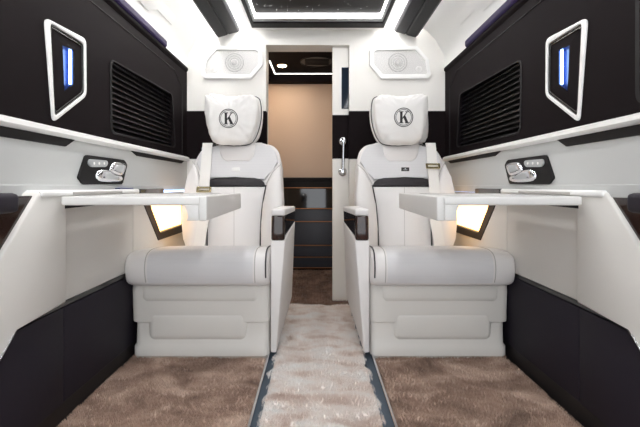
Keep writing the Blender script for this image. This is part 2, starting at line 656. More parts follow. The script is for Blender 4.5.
# ------------------------------------------------------------------ ceiling fittings
SCX = 0.012
t = thing('starlight_panel', 'black starlit ceiling panel edged with a glowing white strip', 'ceiling panel', (SCX, 1.4, ZC))
def rect(xh, y0, y1, z):
    return [Vector((SCX - xh, y0, z)), Vector((SCX + xh, y0, z)), Vector((SCX + xh, y1, z)), Vector((SCX - xh, y1, z))]
b = BM(); ring(b, rect(0.425, -0.2, 2.45, ZC), rect(0.405, -0.18, 2.375, ZC), (0, 0, -0.022), 0.003)
build('outer_frame', b, M['black'], t)
b = BM(); ring(b, rect(0.405, -0.18, 2.375, ZC), rect(0.385, -0.16, 2.320, ZC), (0, 0, -0.014), 0.003)
build('inner_frame', b, M['silver'], t)
b = BM(); ring(b, rect(0.385, -0.16, 2.320, ZC - 0.003), rect(0.375, -0.148, 2.275, ZC - 0.003), (0, 0, -0.012), 0.0)
build('light_strip', b, M['starled'], t, props={'label': 'glowing white edge strip'})
b = BM(); box(b, SCX - 0.375, SCX + 0.375, -0.148, 2.275, ZC - 0.006, ZC)
build('star_board', b, M['black'], t)
b = BM()
for k in range(230):
    x, y = SCX + random.uniform(-0.36, 0.36), random.uniform(0.2, 2.24)
    r = random.choice((0.0009, 0.0012, 0.0018))
    lathe(b, (x, y, ZC - 0.006), (0, 0, -1), [(r, 0), (r, 0.0006), (0, 0.0008)], 6)
build('star_lights', b, M['star'], t, props={'kind': 'stuff', 'label': 'tiny white star lights'})

for sgn in (-1, 1):
    MIRROR = None if sgn < 0 else 0.006
    near_far = 'white-tagged' if sgn < 0 else 'dark-tagged'
    rl = 'left' if sgn < 0 else 'right'
    # overhead bin
    t = thing('overhead_bin', 'long dark grey ceiling bin above the %s seat' % near_far, 'bin', (-0.58, 1.2, ZC), 'dark overhead bins')
    b = BM()
    ext_y(b, [(-0.655, 1.850), (-0.662, 1.765), (-0.645, 1.752), (-0.590, 1.768), (-0.583, 1.775), (-0.583, 1.850)], YR, YB - 0.02, 0.0)
    build('outer_body', b, M['bin2'], t)
    b = BM()
    ext_y(b, [(-0.580, 1.82), (-0.580, 1.774), (-0.572, 1.770), (-0.512, 1.785), (-0.500, 1.797), (-0.500, 1.82)], YR, YB - 0.03, 0.0)
    build('inner_body', b, M['bin'], t)
    for yy in (0.6, 1.25, 1.9):
        b = BM()
        prism(b, [(-0.572, yy, 1.7695), (-0.515, yy, 1.7838), (-0.515, yy + 0.006, 1.7838), (-0.572, yy + 0.006, 1.7695)], (0, 0, -0.0015))
        build('joint_strip', b, M['bin2'], t)
    # ceiling LED strip
    b = BM(); box(b, -0.492, -0.471, YR, YB - 0.01, ZC - 0.010, ZC + 0.002)
    o = build('led_strip', b, M['led'])
    tag(o, 'white glowing LED strip on the ceiling along the bin over the %s seat' % near_far, 'light strip', 'ceiling LED strips')
    # cove LED
    b = BM(); box(b, -0.700, -0.672, YR, YB - 0.01, 1.832, 1.842)
    o = build('cove_light', b, M['cove'])
    tag(o, 'bright cove light hidden in the gap outside the bin over the %s seat' % near_far, 'light strip', 'cove lights')
    # purple accent strip
    MIRROR = None if sgn < 0 else 0.0
    b = BM()
    ext_y(b, [(-WU + 0.006, 1.550), (-WU + 0.016, 1.550), (-WU + 0.022, 1.560), (-WU + 0.022, 1.582), (-WU + 0.014, 1.594), (-WU + 0.002, 1.594)], YR, 2.14, 0.002)
    o = build('accent_strip', b, M['purple'])
    tag(o, 'dim purple light strip along the top of the dark wall on the %s' % rl, 'light strip', 'purple accent strips')
    # speaker
    MIRROR = None if sgn < 0 else 0.001
    t = thing('speaker', 'white angular speaker grille on the bulkhead above the %s seat' % near_far, 'speaker', P(233, 80, YB), 'bulkhead speakers')
    q = [(215.5, 47), (258, 47.5), (263, 51), (263, 66), (251.5, 79.5), (205, 79), (202, 76), (204.5, 60)]
    qi = [(217, 50.5), (256, 51), (258.5, 53), (258.5, 65), (250, 75), (207, 75), (205.5, 73), (207.5, 61)]
    Q = [P(x, y, YB) for x, y in q]; QI = [P(x, y, YB) for x, y in qi]
    b = BM(); ring(b, rounded(Q, 0.006, 3), rounded(QI, 0.006, 3), (0, -0.018, 0), 0.002)
    build('frame', b, M['white'], t, 40)
    b = BM(); prism(b, [p + Vector((0, -0.001, 0)) for p in QI], (0, -0.007, 0))
    build('grille', b, M['grille'], t)
    cc = P(234.5, 62.5, YB - 0.008)
    b = BM()
    for r, w in ((0.060, 0.0022), (0.044, 0.0018), (0.030, 0.0014)):
        tube(b, circle(cc, (1, 0, 0), (0, 0, 1), r, 40) + [cc + Vector((r, 0, 0))], w, 6, False)
    build('cone_rings', b, M['grey'], t, 60)
    b = BM(); lathe(b, cc, (0, -1, 0), [(0.024, -0.002), (0.022, 0.003), (0.012, 0.006), (0, 0.007)], 24)
    build('dust_cap', b, M['grille'], t, 60)
    c2 = P(213.5, 69, YB - 0.008)
    b = BM(); lathe(b, c2, (0, -1, 0), [(0.022, -0.002), (0.021, 0.002), (0.010, 0.004), (0, 0.0045)], 24)
    build('tweeter', b, M['grille'], t, 60)

    # ------------------------------------------------------------ things on the upper side wall
    MIRROR = None if sgn < 0 else 0.0
    for pts, y_lo, y_hi, lab in ((LV, LV[0].y, LV[1].y, 'black louvred blind in the dark wall beside the %s seat' % near_far),
                                 (NEAR, 0.25, 1.02, 'black louvred blind at the %s picture edge' % rl))[:1 if sgn < 0 else 2]:
        zs = [p.z for p in pts]
        z0, z1 = min(zs), max(zs)
        t = thing('louvred_blind', lab, 'blind', (-WU - 0.03, (y_lo + y_hi) / 2, z0), 'louvred wall blinds')
        b = BM(); box(b, -WU - 0.059, -WU - 0.052, y_lo - 0.02, y_hi + 0.03, z0 - 0.02, z1 + 0.02)
        build('backing', b, M['black'], t)
        b = BM()
        n = 15 if pts is LV else 12
        for k in range(n):
            z = z0 - 0.005 + (z1 - z0 + 0.01) * k / (n - 1)
            prism(b, [(-WU - 0.010, 0, z - 0.008), (-WU - 0.013, 0, z - 0.011), (-WU - 0.040, 0, z + 0.012), (-WU - 0.037, 0, z + 0.015)], (0, 1, 0))
        for v in b.verts:
            v.co.y = (y_lo - 0.01) if v.co.y < 0.5 else (y_hi + 0.02)
        build('slats', b, M['slat'], t)
        b = BM()
        rr = rounded(pts, 0.035, 4)
        c = sum(pts, Vector()) / 4
        inn = [c + (p - c) * 0.965 for p in rr]
        ring(b, [p + Vector((-0.0005, 0, 0)) for p in rr], [p + Vector((-0.0005, 0, 0)) for p in inn], (0.004, 0, 0), 0.001)
        build('surround', b, M['black'], t)

    # lit niche with a white frame
    t = thing('wall_niche', 'white framed wall niche with blue light above the %s side table' % rl, 'wall light', (-WU, 1.17, 0.96), 'lit wall niches')
    no = [PX(43.2, 17, -WU), PX(85, 39, -WU), PX(85.4, 96, -WU), PX(51.5, 123, -WU)]
    b = BM(); ring(b, [p + Vector((-0.001, 0, 0)) for p in rounded(no, 0.024, 4)], [p + Vector((-0.001, 0, 0)) for p in rounded(NI, 0.018, 4)], (0.007, 0, 0), 0.002)
    build('frame', b, M['white'], t, 40)
    cN = sum(NI, Vector()) / 4
    def sc(k, dx):
        return [cN + (p - cN) * k + Vector((dx, 0, 0)) for p in NI]
    b = BM(); ring(b, rounded(sc(0.997, -0.003), 0.01, 3), rounded(sc(0.95, -0.003), 0.01, 3), (0.005, 0, 0), 0.0015)
    ring(b, rounded(sc(0.935, -0.003), 0.01, 3), rounded(sc(0.89, -0.003), 0.01, 3), (0.004, 0, 0), 0.0015)
    build('bezel', b, M['gloss'], t, 40)
    op = [PX(62.5, 45, -WU), PX(74, 50, -WU), PX(74, 84, -WU), PX(64.5, 91.5, -WU)]
    b = BM(); plate(b, sc(0.985, -0.003), [op], (-0.004, 0, 0))
    build('inner_panel', b, M['dark'], t)
    y0, y1 = op[0].y, op[1].y
    zb, zt = min(p.z for p in op), max(p.z for p in op)
    b = BM()
    D = 0.024
    box(b, -WU - D - 0.004, -WU - D, y0 - 0.01, y1 + 0.012, zb - 0.01, zt + 0.01)
    box(b, -WU - D, -WU - 0.007, y1 + 0.006, y1 + 0.010, zb - 0.01, zt + 0.01)
    box(b, -WU - D, -WU - 0.007, y0 - 0.004, y0, zb - 0.01, zt + 0.01)
    box(b, -WU - D, -WU - 0.007, y0, y1 + 0.006, zt, zt + 0.004)
    box(b, -WU - D, -WU - 0.007, y0, y1 + 0.006, zb - 0.004, zb)
    build('recess', b, M['bluedim'], t)
    b = BM(); box(b, -WU - 0.016, -WU - 0.010, y1 - 0.004, y1 + 0.0005, op[2].z - 0.002, op[1].z + 0.002, 0.001)
    build('light_strip', b, M['bluestrip'], t, props={'label': 'glowing blue white strip'})

    # seat control panel
    t = thing('control_panel', 'dark seat control panel with chrome keys above the %s side table' % rl, 'control panel', (-WU, 1.5, 0.78), 'seat control panels')
    q = [PX(x, y, -WU) for x, y in ((84.2, 154.8), (122.9, 160), (126, 165), (121, 184), (81.6, 184.5), (76.2, 178))]
    b = BM(); prism(b, rounded(q, 0.008, 3), (0.008, 0, 0), 0.002)
    build('plate', b, M['black'], t, 40)
    q = [PX(x, y, -WU) for x, y in ((86, 159), (104, 160.5), (105, 163.5), (103, 167), (88, 167), (85, 164))]
    b = BM(); prism(b, [p + Vector((0.007, 0, 0)) for p in rounded(q, 0.010, 3)], (0.007, 0, 0), 0.002)
    sb = build('memory_key', b, M['silver'], t, 40)
    for x in (90.5, 95.7, 100.8):
        b = BM(); lathe(b, PX(x, 163.4, -WU) + Vector((0.014, 0, 0)), (1, 0, 0), [(0.006, -0.002), (0.005, 0.001), (0, 0.0018)], 12)
        build('button', b, M['white'], sb, 60)
    for nm, pl in (('cushion_key', ((94.5, 171.5), (98, 169.5), (105, 170.5), (112, 175), (118, 176), (119, 180), (113, 182.3), (97, 181.5), (93.6, 177))),
                   ('backrest_key', ((106, 170), (108.5, 164), (112, 162), (121, 163.5), (122.3, 167), (119, 175), (114.5, 175.5), (109, 173.5)))):
        b = BM()
        inflate(b, spline([PX(x, y, -WU) + Vector((0.009, 0, 0)) for x, y in pl], 4), (1, 0, 0), 0.014, 0.004, 4, 6)
        k = build(nm, b, M['chrome'], t, 60, {'label': 'chrome key'})
        b = BM()
        c = sum((PX(x, y, -WU) for x, y in pl), Vector()) / len(pl)
        inflate(b, spline([c + (PX(x, y, -WU) - c) * 0.55 + Vector((0.021, 0, 0)) for x, y in pl], 4), (1, 0, 0), 0.005, 0.004, 4, 6)
        build('key_pad', b, M['silver'], k, 60)

    # ------------------------------------------------------------ side console
    MIRROR = None if sgn < 0 else CXL
    cons = thing('side_console', 'cream and charcoal built-in side console along the %s wall' % rl, 'console', (-0.85, 1.4, -0.024), 'side consoles')
    S1, S2 = 1.238, 1.735
    zj = 0.388
    # cream strut with the slanted edge (column)
    b = BM()
    prism(b, [(-0.868, y, z) for y, z in ((1.114, 0.752), (S1, 0.752), (S1, zj), (1.028, zj), (0.70, 0.07), (0.70, 0.245))], (0.056, 0, 0), 0.008, 3)
    build('slanted_column', b, M['cream'], cons, 40)
    b = BM()
    box(b, -0.868, -WL, S1 + 0.002, S2 - 0.001, zj, 0.735, 0.003)
    build('cream_panel', b, M['cream'], cons)
    # rear cream panel: below / in front of the lamp
    lamp = [(141, 198), (145.5, 210), (158, 240.5), (186, 230.8), (186, 198)]
    LP = [PX(x, y, -WL) for x, y in lamp]
    b = BM()
    outer = [Vector((-WL, S2 + 0.001, zj)), Vector((-WL, YB - 0.01, zj)), Vector((-WL, YB - 0.01, 0.735)), Vector((-WL, S2 + 0.001, 0.735))]
    plate(b, outer, [LP], (-0.045, 0, 0))
    build('cream_panel', b, M['cream'], cons)
    # top ledge
    b = BM()
    box(b, -0.868, -0.806, 1.118, 1.74, 0.735, 0.757, 0.008, 3)
    box(b, -0.868, -0.812, 1.60, 1.745, 0.72, 0.757, 0.008, 3)
    build('top_ledge', b, M['white'], cons, 40)
    b = BM(); box(b, -0.820, -0.8045, 1.26, 1.58, 0.741, 0.750, 0.001)
    build('ledge_slot', b, M['seam'], cons)
    b = BM(); box(b, -0.862, -0.835, 1.62, 1.74, 0.757, 0.762, 0.002)
    build('switch_strip', b, M['bluedim'], cons)
    # dark tray and blue light
    b = BM(); box(b, -0.868, -0.808, 1.75, 2.02, 0.715, 0.757, 0.004)
    build('dark_tray', b, M['gloss'], cons)
    b = BM(); box(b, -0.868, -0.815, 2.02, YB - 0.01, 0.70, 0.722, 0.004)
    build('rear_shelf', b, M['gloss'], cons)
    b = BM(); box(b, -0.862, -0.850, 2.03, 2.50, 0.735, 0.746, 0.002)
    build('light_strip', b, M['blue'], cons, props={'label': 'glowing blue strip'})
    # charcoal lower panels
    b = BM()
    box(b, -0.868, -WL + 0.001, 0.985, YB - 0.01, 0.372, zj - 0.001)
    prism(b, [(-0.868, y, z) for y, z in ((0.985, 0.388), (1.028, 0.388), (1.040, 0.372), (0.99, 0.325), (0.70, 0.05), (0.70, 0.07))], (0.050, 0, 0))
    build('edge_trim', b, M['gloss'], cons)
    b = BM()
    prism(b, [(-0.868, y, z) for y, z in ((1.055, 0.368), (S1 + 0.012, 0.368), (S1 + 0.012, 0.055), (0.70, 0.055), (0.70, 0.058), (0.98, 0.318))], (0.037, 0, 0), 0.006, 3)
    build('dark_panel', b, M['darkblue'], cons, 40)
    b = BM(); box(b, -0.868, -0.831, S1 + 0.015, S2 + 0.25, 0.055, 0.368, 0.006, 3)
    build('dark_panel', b, M['darkblue'], cons, 40)
    b = BM(); box(b, -0.868, -0.831, S2 + 0.253, YB - 0.01, 0.055, 0.368, 0.006, 3)
    build('dark_panel', b, M['darkblue'], cons, 40)
    b = BM(); box(b, -0.868, -0.836, 0.3, YB - 0.01, -0.024, 0.056)
    build('plinth', b, M['kick'], cons)
    # gloss wood panel and padded armrest nearest to the camera
    b = BM()
    prism(b, [(-0.868, y, z) for y, z in ((0.30, 0.07), (0.70, 0.25), (1.112, 0.742), (0.30, 0.742))], (0.044, 0, 0), 0.004)
    build('wood_panel', b, M['wood'], cons)
    b = BM()
    tube(b, [(-0.810, 1.018, 0.372), (-0.810, 0.985, 0.336), (-0.810, 0.72, 0.085)], 0.0022, 8)
    build('chrome_line', b, M['chrome'], cons, 60)
    b = BM(); box(b, -0.868, -0.775, 0.30, 1.0, 0.700, 0.752, 0.014, 3)
    build('padded_armrest', b, M['darkblue'], cons, 40)

    # warm lamp sunk in the console behind the seat
    t = thing('side_lamp', 'warm glowing dark framed wall lamp under the %s side table' % rl, 'lamp', (-0.85, 2.0, 0.5), 'warm side lamps')
    cL = sum(LP, Vector()) / len(LP)
    inn = [PX(x, y, -WL) for x, y in ((149, 200), (151.5, 210), (160, 232.5), (184.4, 224), (184.4, 200))]
    b = BM(); ring(b, [p + (cL - p) * 0.004 + Vector((-0.03, 0, 0)) for p in LP], [p + Vector((-0.03, 0, 0)) for p in inn], (0.034, 0, 0), 0.002)
    build('frame', b, M['stripe'], t)
    b = BM(); prism(b, [p + Vector((-0.026, 0, 0)) for p in inn], (0.006, 0, 0))
    build('diffuser', b, M['warm'], t, props={'label': 'warm glowing panel'})

    # ------------------------------------------------------------ side table
    t = thing('side_table', 'cream cantilever table folded out from the %s console' % rl, 'table', (-0.80, 1.45, 0.70), 'side tables')
    TX0, TX1, TY0, TY1, TZ = -0.800, -0.345, 1.19, 1.73, 0.737
    b = BM()
    box(b, TX0, TX1 - 0.018, TY0, TY1, TZ - 0.028, TZ, 0.006, 3)
    build('table_top', b, M['table'], t, 40)
    b = BM()
    hexa(b, [(TX1 + 0.004, TY0 - 0.005, 0.660), (TX1 - 0.022, TY0 - 0.005, 0.660), (TX1 - 0.022, TY0 - 0.005, TZ + 0.001), (TX1 + 0.004, TY0 - 0.005, TZ + 0.001),
             (TX1 + 0.004, TY1, 0.668), (TX1 - 0.022, TY1, 0.668), (TX1 - 0.022, TY1, TZ + 0.001), (TX1 + 0.004, TY1, TZ + 0.001)], 0.006, 3)
    build('end_lip', b, M['table'], t, 40)
    b = BM()
    pr = spline([Vector((TX1 - 0.022, TY0, 0.711)), Vector((-0.415, TY0, 0.711)), Vector((-0.405, TY0, 0.692)), Vector((-0.396, TY0, 0.672)), Vector((-0.410, TY0, 0.661)), Vector((TX1 - 0.022, TY0, 0.661))], 1)
    prism(b, pr, (0, TY1 - TY0, 0), 0.004)
    build('edge_bracket', b, M['table'], t, 40)
    for yy in (TY0 + 0.02, TY1 - 0.08):
        b = BM()
        prism(b, [(-0.80, yy, 0.698), (-0.70, yy, 0.7085), (-0.70, yy, 0.7105), (-0.80, yy, 0.7105)], (0, 0.015, 0))
        build('hinge_arm', b, M['black'], t)
    b = BM()
    ring(b, [Vector((-0.76, 1.24, TZ - 0.0005)), Vector((-0.42, 1.24, TZ - 0.0005)), Vector((-0.42, 1.68, TZ - 0.0005)), Vector((-0.76, 1.68, TZ - 0.0005))],
         [Vector((-0.757, 1.243, TZ - 0.0005)), Vector((-0.423, 1.243, TZ - 0.0005)), Vector((-0.423, 1.677, TZ - 0.0005)), Vector((-0.757, 1.677, TZ - 0.0005))], (0, 0, 0.001))
    build('inlay_line', b, M['grey'], t)

    # ------------------------------------------------------------ seat
    MIRROR = None if sgn < 0 else 0.018
    tagw = 'white' if sgn < 0 else 'dark'
    seat = thing('captain_seat', 'white leather captain seat with a %s chest tag' % tagw, 'seat', (-0.5, 2.0, 0.0), 'captain seats')
    if MIRROR is not None:
        pass
    FY = 1.700
    # moulded skirt
    b = BM()
    def rr_ring(z, l, r, front, back, rad=0.035, n=5):
        pts = [Vector((l, front, z)), Vector((r, front, z)), Vector((r, back, z)), Vector((l, back, z))]
        return rounded(pts, rad, n)
    A = [(-0.012, -0.815, -0.212, FY), (0.004, -0.815, -0.212, FY), (0.012, -0.820, -0.208, FY - 0.006), (0.050, -0.820, -0.208, FY - 0.006), (0.062, -0.813, -0.210, FY),
         (0.150, -0.813, -0.210, FY + 0.004), (0.158, -0.813, -0.210, FY + 0.003), (0.163, -0.825, -0.206, FY - 0.004), (0.170, -0.826, -0.206, FY - 0.005), (0.24, -0.829, -0.206, FY - 0.002), (0.300, -0.830, -0.206, FY - 0.004), (0.338, -0.829, -0.208, FY)]
    loft(b, [rr_ring(z, l, r, f, 2.28) for z, l, r, f in A])
    build('skirt', b, M['skirt'], seat, 35)
    b = BM()
    box(b, -0.758, -0.300, FY - 0.007, FY + 0.08, 0.070, 0.215, 0.036, 6)
    build('skirt_panel', b, M['skirt'], seat, 60)
    b = BM()
    box(b, -0.790, -0.245, FY - 0.008, FY + 0.08, 0.240, 0.345, 0.034, 6)
    build('skirt_ridge', b, M['skirt'], seat, 60)
    # cushion
    def cushion_ring(x, k, k2, dz=0.0):
        prof = [(1.655, 0.335), (1.630, 0.360), (1.620, 0.410), (1.627, 0.456), (1.655, 0.482), (1.72, 0.490), (1.86, 0.476), (2.02, 0.446), (2.12, 0.430), (2.12, 0.345), (1.90, 0.328), (1.72, 0.326)]
        pts = spline([Vector((0, y, z)) for y, z in prof], 3)
        c = Vector((0, 1.88, 0.395))
        out = []
        for p in pts:
            q = c + (p - c) * (k if p.z > 0.395 else max(k, k2))
            q.y = c.y + (p.y - c.y) * (1 - (1 - k) * 0.35)
            q.x = x
            q.z += dz * max(0, (q.z - 0.40) / 0.08)
            out.append(q)
        return out
    xs0, xs1 = -0.833, -0.203
    rings = []
    for k in range(31):
        u = k / 30
        a = abs(2 * u - 1)
        ex = 2.9 if u < 0.5 else 8
        sc_ = max(0.0, 1 - a ** ex) ** (1 / 2.2)
        s2_ = max(0.0, 1 - a ** 7) ** (1 / 2.2)
        bol = 0.010 * math.exp(-((a - 0.86) / 0.10) ** 2) - 0.004 * math.exp(-((a - 0.70) / 0.04) ** 2)
        xx = xs0 + (xs1 - xs0) * (0.5 + 0.5 * math.copysign(math.sin(a * PI / 2) ** 0.9, 2 * u - 1))
        rings.append(cushion_ring(xx, 0.30 + 0.70 * sc_, 0.42 + 0.58 * s2_, bol))
    b = BM(); loft(b, rings)
    cush_bvh = BVHTree.FromBMesh(b)
    build('seat_cushion', b, M['seat'], seat, 70)
    def on_cushion(x, y):
        h = cush_bvh.ray_cast(Vector((x, y, 1)), Vector((0, 0, -1)))[0]
        return h
    def on_front(x, z):
        return cush_bvh.ray_cast(Vector((x, 1.0, z)), Vector((0, 1, 0)))[0]
    # seams running over the cushion
    for xl in (-0.732, -0.262):
        pts = [on_front(xl, z) for z in (0.355, 0.37, 0.39, 0.41, 0.43, 0.445, 0.456, 0.465)] + [on_cushion(xl, y) for y in (1.640, 1.650, 1.66, 1.68, 1.70, 1.73, 1.76, 1.80, 1.85, 1.95, 2.05)]
        b = BM(); tube(b, spline(pts, 4, False), 0.0021, 6)
        build('cushion_seam', b, M['seam'], seat, 60)
    # perforated centre insert draped on the cushion
    b = BM()
    g = []
    for i in range(25):
        x = -0.722 + 0.452 * i / 24
        col = [on_front(x, z) + Vector((0, -0.002, 0)) for z in (0.352, 0.37, 0.39, 0.41, 0.43, 0.445, 0.456, 0.465)] + [on_cushion(x, y) + Vector((0, -0.001, 0.002)) for y in (1.640, 1.650,  1.665, 1.68, 1.70, 1.74, 1.80, 1.88, 1.96, 2.04)]
        g.append([b.verts.new(p) for p in col])
    for i in range(24):
        for j in range(len(g[0]) - 1):
            b.faces.new((g[i][j], g[i + 1][j], g[i + 1][j + 1], g[i][j + 1]))
    build('cushion_insert', b, M['seatgrey'], seat, 70)
    # dark piping at the aisle end of the cushion
    b = BM()
    pts = [on_front(-0.216, z) for z in (0.375, 0.39, 0.41, 0.425, 0.435, 0.445)] + [on_cushion(-0.216, y) for y in (1.645, 1.655, 1.665, 1.68, 1.72, 1.80, 1.9)]
    tube(b, spline([p + Vector((0, -0.001, 0.001)) for p in pts if p is not None], 4, False), 0.0036, 6)
    build('piping', b, M['pipe'], seat, 60)

    # backrest
    B0 = Vector((0, 2.05, 0.40)); BN = Vector((0, -0.62, 0.20)).normalized()
    def bk(x, y, off=0.0):
        return PL(235 + (x - 235) * 0.982, y, B0, BN) + BN * off
    outl = [(188, 258), (183.5, 240), (181.5, 220), (182.5, 200), (187.5, 178), (193, 161), (199, 150.5), (207, 146), (222, 143.8), (240, 142.8), (262, 142.6), (273, 144), (279.5, 150), (282.3, 162), (283.4, 195), (283.4, 235), (282, 258)]
    b = BM()
    prism(b, [bk(x, y) for x, y in outl], BN * -0.13, 0.022, 4)
    build('backrest_shell', b, M['seat'], seat, 50)
    # side bolsters
    for nm, q in (('outer_bolster', [(188, 257), (183.8, 240), (182, 220), (183, 200), (188, 178), (193.5, 163), (198, 172), (202, 188), (205.5, 208), (206.5, 230), (206.5, 257)]),
                  ('inner_bolster', [(281.5, 257), (283, 235), (283, 195), (281.8, 166), (274, 173), (267.5, 185), (264, 205), (262, 230), (261.5, 257)])):
        b = BM()
        prism(b, [bk(x, y, -0.012) for x, y in q], BN * 0.040, 0.016, 4)
        build(nm, b, M['seat'], seat, 60)
    b = BM()
    prism(b, [bk(x, y, -0.01) for x, y in ((203.5, 187.5), (266, 187.5), (263, 205), (261, 230), (260.5, 257), (207.5, 257), (207, 230), (206, 208))], BN * 0.024, 0.006, 3)
    build('centre_panel', b, M['seat'], seat, 60)
    b = BM()
    tube(b, spline([bk(234.5, y, 0.0142) for y in (188, 210, 235, 256)], 3, False), 0.0012, 6)
    build('backrest_seam', b, M['seam'], seat, 60)
    for pl in (((203, 187), (206, 208), (207.5, 230), (207.3, 256)), ((267, 186), (263.5, 205), (261.5, 228), (261, 256))):
        b = BM(); tube(b, spline([bk(x, y, 0.016) for x, y in pl], 4, False), 0.0036, 6)
        build('piping', b, M['pipe'], seat, 60)
    for pl in (((193, 163), (198.3, 172), (203, 187)), ((282, 166), (274.3, 173), (267, 186))):
        b = BM(); tube(b, spline([bk(x, y, 0.0235) for x, y in pl], 4, False), 0.0014, 6)
        build('backrest_seam', b, M['seam'], seat, 60)
    b = BM()
    yoke = [(200.5, 152), (208, 148), (222, 146), (240, 145), (262, 145), (271, 146.5), (276.5, 152), (279.5, 163), (272, 171), (265.5, 181), (258, 178.3), (235, 177.5), (214, 178.5), (206, 180), (202, 176), (196.5, 164)]
    prism(b, [bk(x, y, -0.01) for x, y in yoke], BN * 0.024, 0.007, 3)
    build('yoke_panel', b, M['seatgrey'], seat, 60)
    b = BM()
    prism(b, [bk(x, y, -0.01) for x, y in ((219, 145.5), (257, 144), (255.5, 153), (254, 158), (250.5, 161.8), (227, 162.3), (222.5, 159.5), (220.5, 154))], BN * 0.028, 0.006, 3)
    build('yoke_inset', b, M['seat'], seat, 60)
    b = BM()
    prism(b, [bk(x, y, -0.008) for x, y in ((203, 186.8), (204.5, 183), (209, 180.6), (216, 179.2), (235, 178.3), (255, 178.8), (261.5, 180.2), (265, 183), (266.5, 186.8))], BN * 0.027, 0.004, 2)
    build('stripe', b, M['stripe'], seat, 50, {'label': 'anthracite leather stripe'})
    b = BM()
    if sgn < 0:
        prism(b, [bk(x, y, 0.012) for x, y in ((232.3, 168.6), (240.3, 168), (240.6, 171.7), (232, 172))], BN * 0.004, 0.001)
        build('chest_tag', b, M['white'], seat, None, {'label': 'shiny white tag'})
    else:
        prism(b, [bk(x, y, 0.012) for x, y in ((229.5, 168.3), (237.5, 168.3), (237.5, 172), (229.5, 172))], BN * 0.004, 0.001)
        ct = build('chest_tag', b, M['ink'], seat, None, {'label': 'dark tag'})
        b = BM()
        prism(b, [bk(x, y, 0.0158) for x, y in ((231.5, 170.6), (235.5, 170.6), (235.5, 171.0), (231.5, 171.0))], BN * 0.001)
        prism(b, [bk(x, y, 0.0158) for x, y in ((232.9, 169.2), (234.1, 169.2), (234.1, 170.1), (232.9, 170.1))], BN * 0.001)
        build('tag_print', b, M['silver'], ct)
    # headrest behind its pillow
    hz = P(236, 120, 2.30)
    b = BM()
    inflate(b, spline([P(x, y, 2.335) for x, y in ((213, 142), (210, 120), (214, 103), (225, 97), (245, 97), (257, 102), (262.5, 114), (261.5, 130), (255, 143), (235, 145))], 4), (0, -1, 0), 0.05, 0.05, 3, 8)
    build('headrest', b, M['seat'], seat, 70)
    for x in (226, 246):
        b = BM(); tube(b, [P(x, 138, 2.335), P(x, 152, 2.335)], 0.008, 10)
        build('headrest_post', b, M['chrome'], seat, 60)
    # belt over the outer shoulder
    top = bk(208.5, 145.5, 0.024)
    b = BM()
    lo = 214 if sgn < 0 else 214
    cl = [(208.5, 145, 0.030), (207.8, 152, 0.030), (207, 165, 0.030), (205.8, 180, 0.034), (205, 196, 0.036), (204.5, 222, 0.036), (200, 250, 0.040)]
    pts = [bk(x, y, o_) for x, y, o_ in cl]
    Lr, Rr = [], []
    for p in pts:
        Lr.append(p + Vector((-0.029, 0, 0))); Rr.append(p + Vector((0.029, 0, 0)))
    Lr.insert(0, bk(208.5, 145, -0.02) + Vector((-0.029, 0, -0.006))); Rr.insert(0, bk(208.5, 145, -0.02) + Vector((0.029, 0, -0.006)))
    loft(b, [[l, r, r + BN * -0.003, l + BN * -0.003] for l, r in zip(Lr, Rr)])
    belt = build('seat_belt', b, M['belt'], seat, 50, {'label': 'white webbing seat belt'})
    b = BM()
    yb = 191.5 if sgn < 0 else 168.5
    c = bk(205.3 if sgn < 0 else 206.7, yb, 0.038)
    up = Vector((0, 0.20, 0.62)).normalized()
    for z_, h_ in ((0.011, 0.005), (-0.010, 0.006)):
        prism(b, [c + up * (z_ - h_) + Vector((-0.040, 0, 0)), c + up * (z_ - h_) + Vector((0.040, 0, 0)), c + up * (z_ + h_) + Vector((0.040, 0, 0)), c + up * (z_ + h_) + Vector((-0.040, 0, 0))], BN * 0.005, 0.0015)
    for x_ in (-0.041, 0.029):
        prism(b, [c + up * -0.015 + Vector((x_, 0, 0)), c + up * -0.015 + Vector((x_ + 0.012, 0, 0)), c + up * 0.016 + Vector((x_ + 0.012, 0, 0)), c + up * 0.016 + Vector((x_, 0, 0))], BN * 0.006, 0.002)
    build('buckle', b, M['brass'], belt, None, {'label': 'pale brass buckle'})
    b = BM()
    prism(b, [bk(x, y, -0.03) for x, y in ((201, 149.5), (216, 146), (216, 143.5), (201, 147))], BN * 0.050, 0.003)
    build('belt_guide', b, M['gloss'], seat)

    # aisle armrest with wood insert
    MIRROR = None if sgn < 0 else 0.018
    arm_p = seat
    FA, BA = 1.685, 2.12
    def fr(x, y): return P(x, y, FA)
    def bkk(x, y): return P(x, y, BA)
    b = BM()
    hexa(b, [fr(270.6, 353), fr(276.2, 353), fr(285.2, 240.8), fr(270.4, 240.8),
             bkk(281, 300), bkk(292, 297), bkk(295, 221), bkk(281, 221)], 0.006, 3)
    build('armrest_panel', b, M['seat'], arm_p, 40)
    b = BM()
    hexa(b, [fr(271.2, 241.2), fr(284.9, 241.2), fr(284.5, 215), fr(271.5, 215),
             P(271.2, 238, 1.80), P(284.3, 236, 1.80), P(284.8, 213, 1.80), P(271.5, 213, 1.80)], 0.012, 4)
    build('wood_insert', b, M['wood'], arm_p, 50, {'label': 'dark gloss wood insert'})
    b = BM()
    hexa(b, [P(272, 240, 1.74), P(284.8, 239, 1.74), P(285.6, 214, 1.74), P(272, 214, 1.74),
             bkk(281, 222), bkk(294.6, 222), bkk(295, 210), bkk(281, 210)], 0.004, 2)
    build('armrest_core', b, M['gloss'], arm_p)
    b = BM()
    hexa(b, [fr(270.6, 216), fr(285.2, 216), fr(285.2, 208.8), fr(270.6, 208.8),
             bkk(279, 211.5), bkk(295.4, 211.5), bkk(295.4, 206.0), bkk(279, 206.0)], 0.010, 4)
